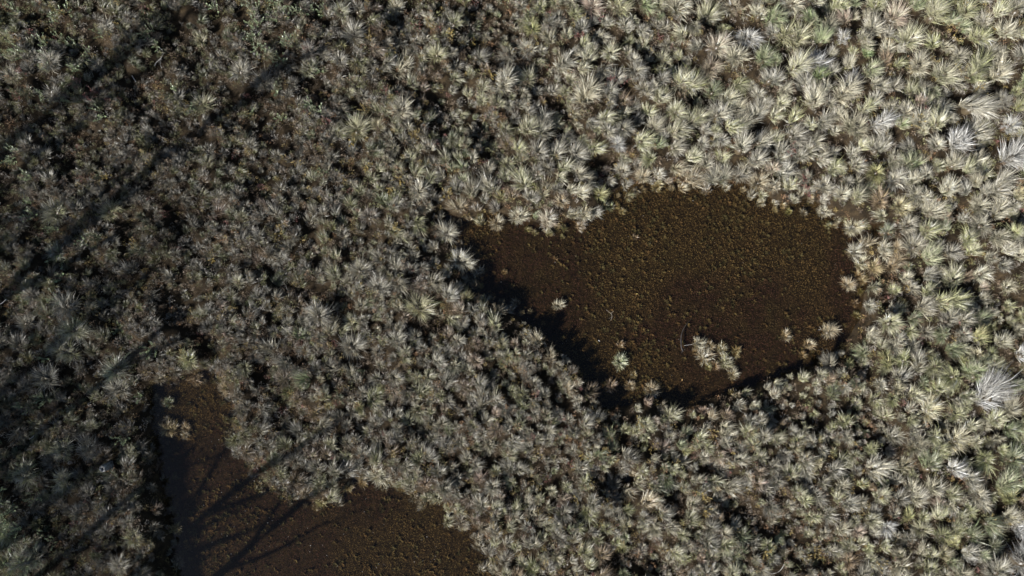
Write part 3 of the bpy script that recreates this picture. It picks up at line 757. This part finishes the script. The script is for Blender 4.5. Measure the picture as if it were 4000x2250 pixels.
dm = {k: np.median([s["d"] for s in SHR if s["key"] == k]) for k in KEYS}
for k in KEYS: auto_labels([s for s in SHR if s["key"] == k], "shrub", lambda t: t["cw"], lambda t: "wider" if t["d"] > dm[t["key"]] else "tiny")
for s in SHR:
    lc, kd, nm, cat, grp, _ = KEYS[s["key"]]
    tone = s["tone"]
    add_shrub(s["x"], s["y"], kd, int(rng.integers(7, 13)), s["d"], np.array(lc) * tone, (0.14, 0.1, 0.07), nm, cat, grp, s["auto"], int(rng.integers(1 << 30)))

# ------------------------------------------------------------------ sticks, sunken branch, stump
def tube(points, radii, sides=7):
    P = np.array(points, float); n = len(P); V = []; F = []
    for i in range(n):
        d = P[min(i + 1, n - 1)] - P[max(i - 1, 0)]; d /= np.linalg.norm(d) + 1e-9
        u = np.cross(d, [0, 0, 1.0]);
        if np.linalg.norm(u) < 0.05: u = np.cross(d, [0, 1.0, 0])
        u /= np.linalg.norm(u); v = np.cross(d, u)
        for k in range(sides):
            a = 2 * math.pi * k / sides
            V.append(P[i] + radii[i] * (math.cos(a) * u + math.sin(a) * v))
    for i in range(n - 1):
        for k in range(sides):
            F.append((i * sides + k, i * sides + (k + 1) % sides, (i + 1) * sides + (k + 1) % sides, (i + 1) * sides + k))
    return np.array(V), np.array(F)

def smooth_path(pts, n=5):
    P = np.array(pts, float); out = []
    for i in range(len(P) - 1):
        p0 = P[max(i - 1, 0)]; p1 = P[i]; p2 = P[i + 1]; p3 = P[min(i + 2, len(P) - 1)]
        for t in np.linspace(0, 1, n, endpoint=False):
            out.append(0.5 * (2 * p1 + (p2 - p0) * t + (2 * p0 - 5 * p1 + 4 * p2 - p3) * t * t + (3 * p1 - p0 - 3 * p2 + p3) * t ** 3))
    out.append(P[-1]); return np.array(out)

def stick(name, label, pxs, z, r0, r1, mat, forks=(), cat="fallen branch"):
    def path(p, zz):
        a = np.array(p, float); x, y = W(a[:, 0], a[:, 1])
        q = 1 - zz / CAM_H
        return smooth_path(np.stack([x * q, y * q, np.full(len(a), zz) + np.linspace(0, 0.03, len(a))], 1))
    P = path(pxs, z); V, F = tube(P, np.linspace(r0, r1, len(P)) * (1 + 0.15 * np.sin(np.arange(len(P)) * 1.7)))
    o = mesh_obj(name, V, F, None, mat, smooth=True); tag(o, label, cat)
    for f in forks:
        P = path(f, z); V, F = tube(P, np.linspace(r0 * 0.6, r1 * 0.6, len(P))); mesh_obj("twig", V, F, None, mat, parent=o, smooth=True)
    return o
stick("sunken_branch", "dark curved branch lying in the brown water of the large pool", [(2720, 1222), (2700, 1245), (2675, 1275), (2662, 1305), (2660, 1335), (2662, 1358), (2668, 1372)], -0.04, 0.008, 0.026, M_WETWOOD,
      [[(2668, 1362), (2676, 1366)], [(2666, 1362), (2662, 1378)]])
stick("fallen_branch", "thin white curved stick lying left of centre among tussocks", [(1477, 1345), (1482, 1370), (1492, 1400), (1503, 1428)], 0.42, 0.012, 0.008, M_STICK)
stick("fallen_branch", "long thin pale branch bending between tussocks left of centre height", [(353, 850), (352, 880), (353, 905), (350, 930), (338, 955)], 0.42, 0.010, 0.006, M_STICK, [[(352, 895), (362, 886)]])
stick("fallen_branch", "forked bare white twig in the dark upper left heath", [(640, 205), (628, 230), (612, 245), (607, 258)], 0.4, 0.008, 0.010, M_STICK, [[(626, 235), (628, 255), (634, 267)]])
stick("fallen_branch", "bent bare white twig just above the forked one in the upper left", [(605, 158), (610, 175), (625, 188), (638, 198)], 0.4, 0.006, 0.009, M_STICK)
stick("fallen_branch", "short white stick lower left of the forked twigs in the upper left", [(516, 296), (524, 308), (534, 322)], 0.4, 0.010, 0.007, M_STICK)
stick("fallen_branch", "forked pale twig left of the small pool's upper arm", [(155, 1525), (165, 1512), (178, 1502)], 0.42, 0.008, 0.008, M_STICK, [[(162, 1514), (158, 1490), (164, 1474)]])
stick("fallen_branch", "white stick near the left edge in the lower left quarter", [(114, 1715), (126, 1709), (136, 1700)], 0.42, 0.012, 0.009, M_STICK)
stick("fallen_branch", "bright white twig at the left edge halfway down the picture", [(2, 1188), (14, 1180), (28, 1168)], 0.42, 0.010, 0.006, M_STICK)
stick("fallen_branch", "curved grey stick by the bottom edge right of centre", [(3064, 2203), (3052, 2222), (3035, 2235), (3010, 2240)], 0.35, 0.011, 0.008, M_STICK)
stick("fallen_branch", "pale forked stick at the lower centre of the picture", [(2520, 1992), (2525, 1978), (2538, 1968), (2560, 1966)], 0.4, 0.010, 0.007, M_STICK, [[(2540, 1968), (2546, 1945)], [(2545, 1968), (2570, 1958)]])
stick("drowned_twig", "grey drowned twig breaking the surface left of the curved sunken branch", [(2368, 1210), (2378, 1218), (2388, 1226), (2390, 1238), (2385, 1252)], 0.0, 0.006, 0.008, M_BARK, [[(2386, 1224), (2396, 1216)], [(2388, 1238), (2376, 1246)]], "twig")
stick("reed_straw", "single pale straw lying on the water beside the topmost cluster tussock", [(2672, 1350), (2690, 1347), (2704, 1345)], 0.0, 0.004, 0.003, M_STICK, (), "straw")

def leaf_bit(px, py, a, col, label):
    x, y = W(px, py); L = 0.035; w = 0.012
    c, s = math.cos(a), math.sin(a)
    V = np.array([(-L, 0, 0), (-L * .3, w, .004), (L * .4, w * .8, .004), (L, 0, .002), (L * .4, -w * .8, .004), (-L * .3, -w, .004)])
    V = np.stack([V[:, 0] * c - V[:, 1] * s, V[:, 0] * s + V[:, 1] * c, V[:, 2]], 1)
    o = mesh_obj("fallen_leaf", V, np.array([(0, 1, 4, 5), (1, 2, 3, 4)])[:, :], np.tile(col, (6, 1)), M_LEAF, loc=(float(x), float(y), WATER_Z + 0.006))
    tag(o, label, "leaf")
leaf_bit(2488, 1148, 0.1, (0.62, 0.45, 0.15), "yellow leaf floating in the middle of the large pool")
leaf_bit(2665, 1484, 1.4, (0.7, 0.45, 0.18), "pale orange leaf floating at the large pool's bottom end")
leaf_bit(2340, 1331, 2.5, (0.65, 0.62, 0.6), "whitish leaf floating near the pool's lower left shadow edge")

# grey stump top
r = np.random.default_rng(9)
x, y = W(464, 1803); zz = float(gz(x, y)[0]); V = []; F = []
for k, (rad, h) in enumerate([(0.13, 0), (0.11, 0.2), (0.10, 0.36), (0.085, 0.38), (0.03, 0.35)]):
    for a in range(12):
        q = a / 12 * 6.283; rr = rad * (1 + r.normal(0, 0.10)); V.append((math.cos(q) * rr, math.sin(q) * rr, h + r.normal(0, 0.015)))
for k in range(4):
    for a in range(12): F.append((k * 12 + a, k * 12 + (a + 1) % 12, (k + 1) * 12 + (a + 1) % 12, (k + 1) * 12 + a))
o = mesh_obj("tree_stump", np.array(V), np.array(F), None, M_STUMP, loc=(float(x), float(y), zz)); tag(o, "small weathered grey stump left of the small pool", "stump")

# ------------------------------------------------------------------ trees standing outside the frame on the sun side; their shadows cross the bog
def tree(x, y, H, seed, leaves, label, lean=(0, 0), limbs=7, spread=0.5, thick=0.018):
    r = np.random.default_rng(seed)
    e = bpy.data.objects.new("tree", None); COL.objects.link(e); e.location = (x, y, 0); tag(e, label, "tree", "trees beyond the picture's lower left edge")
    trunk = Bag(); tips = []
    P = smooth_path([(0, 0, -0.1), (lean[0] * .3 + r.normal(0, .1), lean[1] * .3 + r.normal(0, .1), H * .3), (lean[0] * .6, lean[1] * .6, H * .62), (lean[0], lean[1], H)], 6)
    R0 = thick * H
    V, F = tube(P, np.linspace(R0, 0.085, len(P))); trunk.add(V, F, np.zeros((len(V), 3)))
    for i in range(limbs):
        f = r.uniform(0.4, 0.92); b = P[int(f * (len(P) - 1))]; az = r.random() * 6.283; L = H * r.uniform(0.18, 0.38) * (1.25 - f * .6)
        d = np.array([math.cos(az) * spread, math.sin(az) * spread, 0.8]); d /= np.linalg.norm(d)
        m = b + d * L * .5 + r.normal(0, .1, 3); t = b + d * L + np.array([0, 0, .1 * L])
        Q = smooth_path([b, m, t], 4); V, F = tube(Q, np.linspace(R0 * .55, 0.025, len(Q)), 5); trunk.add(V, F, np.zeros((len(V), 3))); tips += [t, m]
        for j in range(4):
            c0 = Q[int(r.uniform(.3, 1) * (len(Q) - 1))]; d2 = d + r.normal(0, .5, 3); d2 /= np.linalg.norm(d2); t2 = c0 + d2 * L * r.uniform(.25, .5)
            V, F = tube([c0, (c0 + t2) / 2 + r.normal(0, .03, 3), t2], [0.022, 0.014, 0.006], 4); trunk.add(V, F, np.zeros((len(V), 3))); tips.append(t2)
    V, F, _ = trunk.arrays(); mesh_obj("trunk", V, F, None, M_BARK, parent=e)
    if leaves:
        T = np.array(tips); i = r.integers(0, len(T), leaves)
        C0 = T[i] + r.normal(0, 1, (leaves, 3)) * np.array([.42, .42, .34]) * H / 10
        az = r.random(leaves) * 6.283; el = r.normal(-0.6, .5, leaves)
        d = np.stack([np.cos(az) * np.cos(el), np.sin(az) * np.cos(el), np.sin(el)], 1); s = np.cross(d, r.normal(0, 1, (leaves, 3))); s /= np.linalg.norm(s, axis=1)[:, None]
        ll = r.uniform(.06, .12, leaves)[:, None]
        V = np.stack([C0 - d * ll * .5, C0 + s * ll * .14, C0 + d * ll * .5, C0 - s * ll * .14], 1).reshape(-1, 3)
        mesh_obj("crown", V, np.arange(4 * leaves).reshape(-1, 4), np.tile((.07, .10, .04), (4 * leaves, 1)), M_LEAF, parent=e)
tree(-20.3, -5.0, 11.3, 1, 1500, "slender tree left of the frame whose shadow runs to the upper centre", (.3, .2), 7, .4, .025)
tree(-23.0, -3.3, 10.5, 2, 2500, "leafy tree left of the frame shading the upper left corner", (.2, .4), 8, .5, .026)
tree(-19.2, -15.0, 9.6, 3, 400, "nearly bare forked tree below left whose shadow crosses the small pool's upper arm", (.5, .1), 9, .6, .020)
tree(-15.2, -14.0, 7.8, 4, 900, "tree below the frame whose shadow crosses the middle of the small pool", (.2, .3), 7, .45, .021)
tree(-23.5, -10.5, 10.5, 5, 12000, "leafy tree shading the left edge halfway down")
tree(-20.0, -9.6, 8.5, 6, 2500, "smaller leafy tree shading the ground left of the small pool", (0, 0), 7, .6)
tree(-22.5, -14.0, 9.0, 7, 9000, "leafy tree shading the lower left bog", (0, 0), 8, .6)
tree(-17.6, -11.6, 6.0, 8, 3000, "low leafy tree nearest the lower left corner", (0, 0), 8, .7)
tree(-26.0, -6.5, 12.0, 9, 5000, "tall leafy tree furthest left of the frame", (.3, 0), 8, .6)
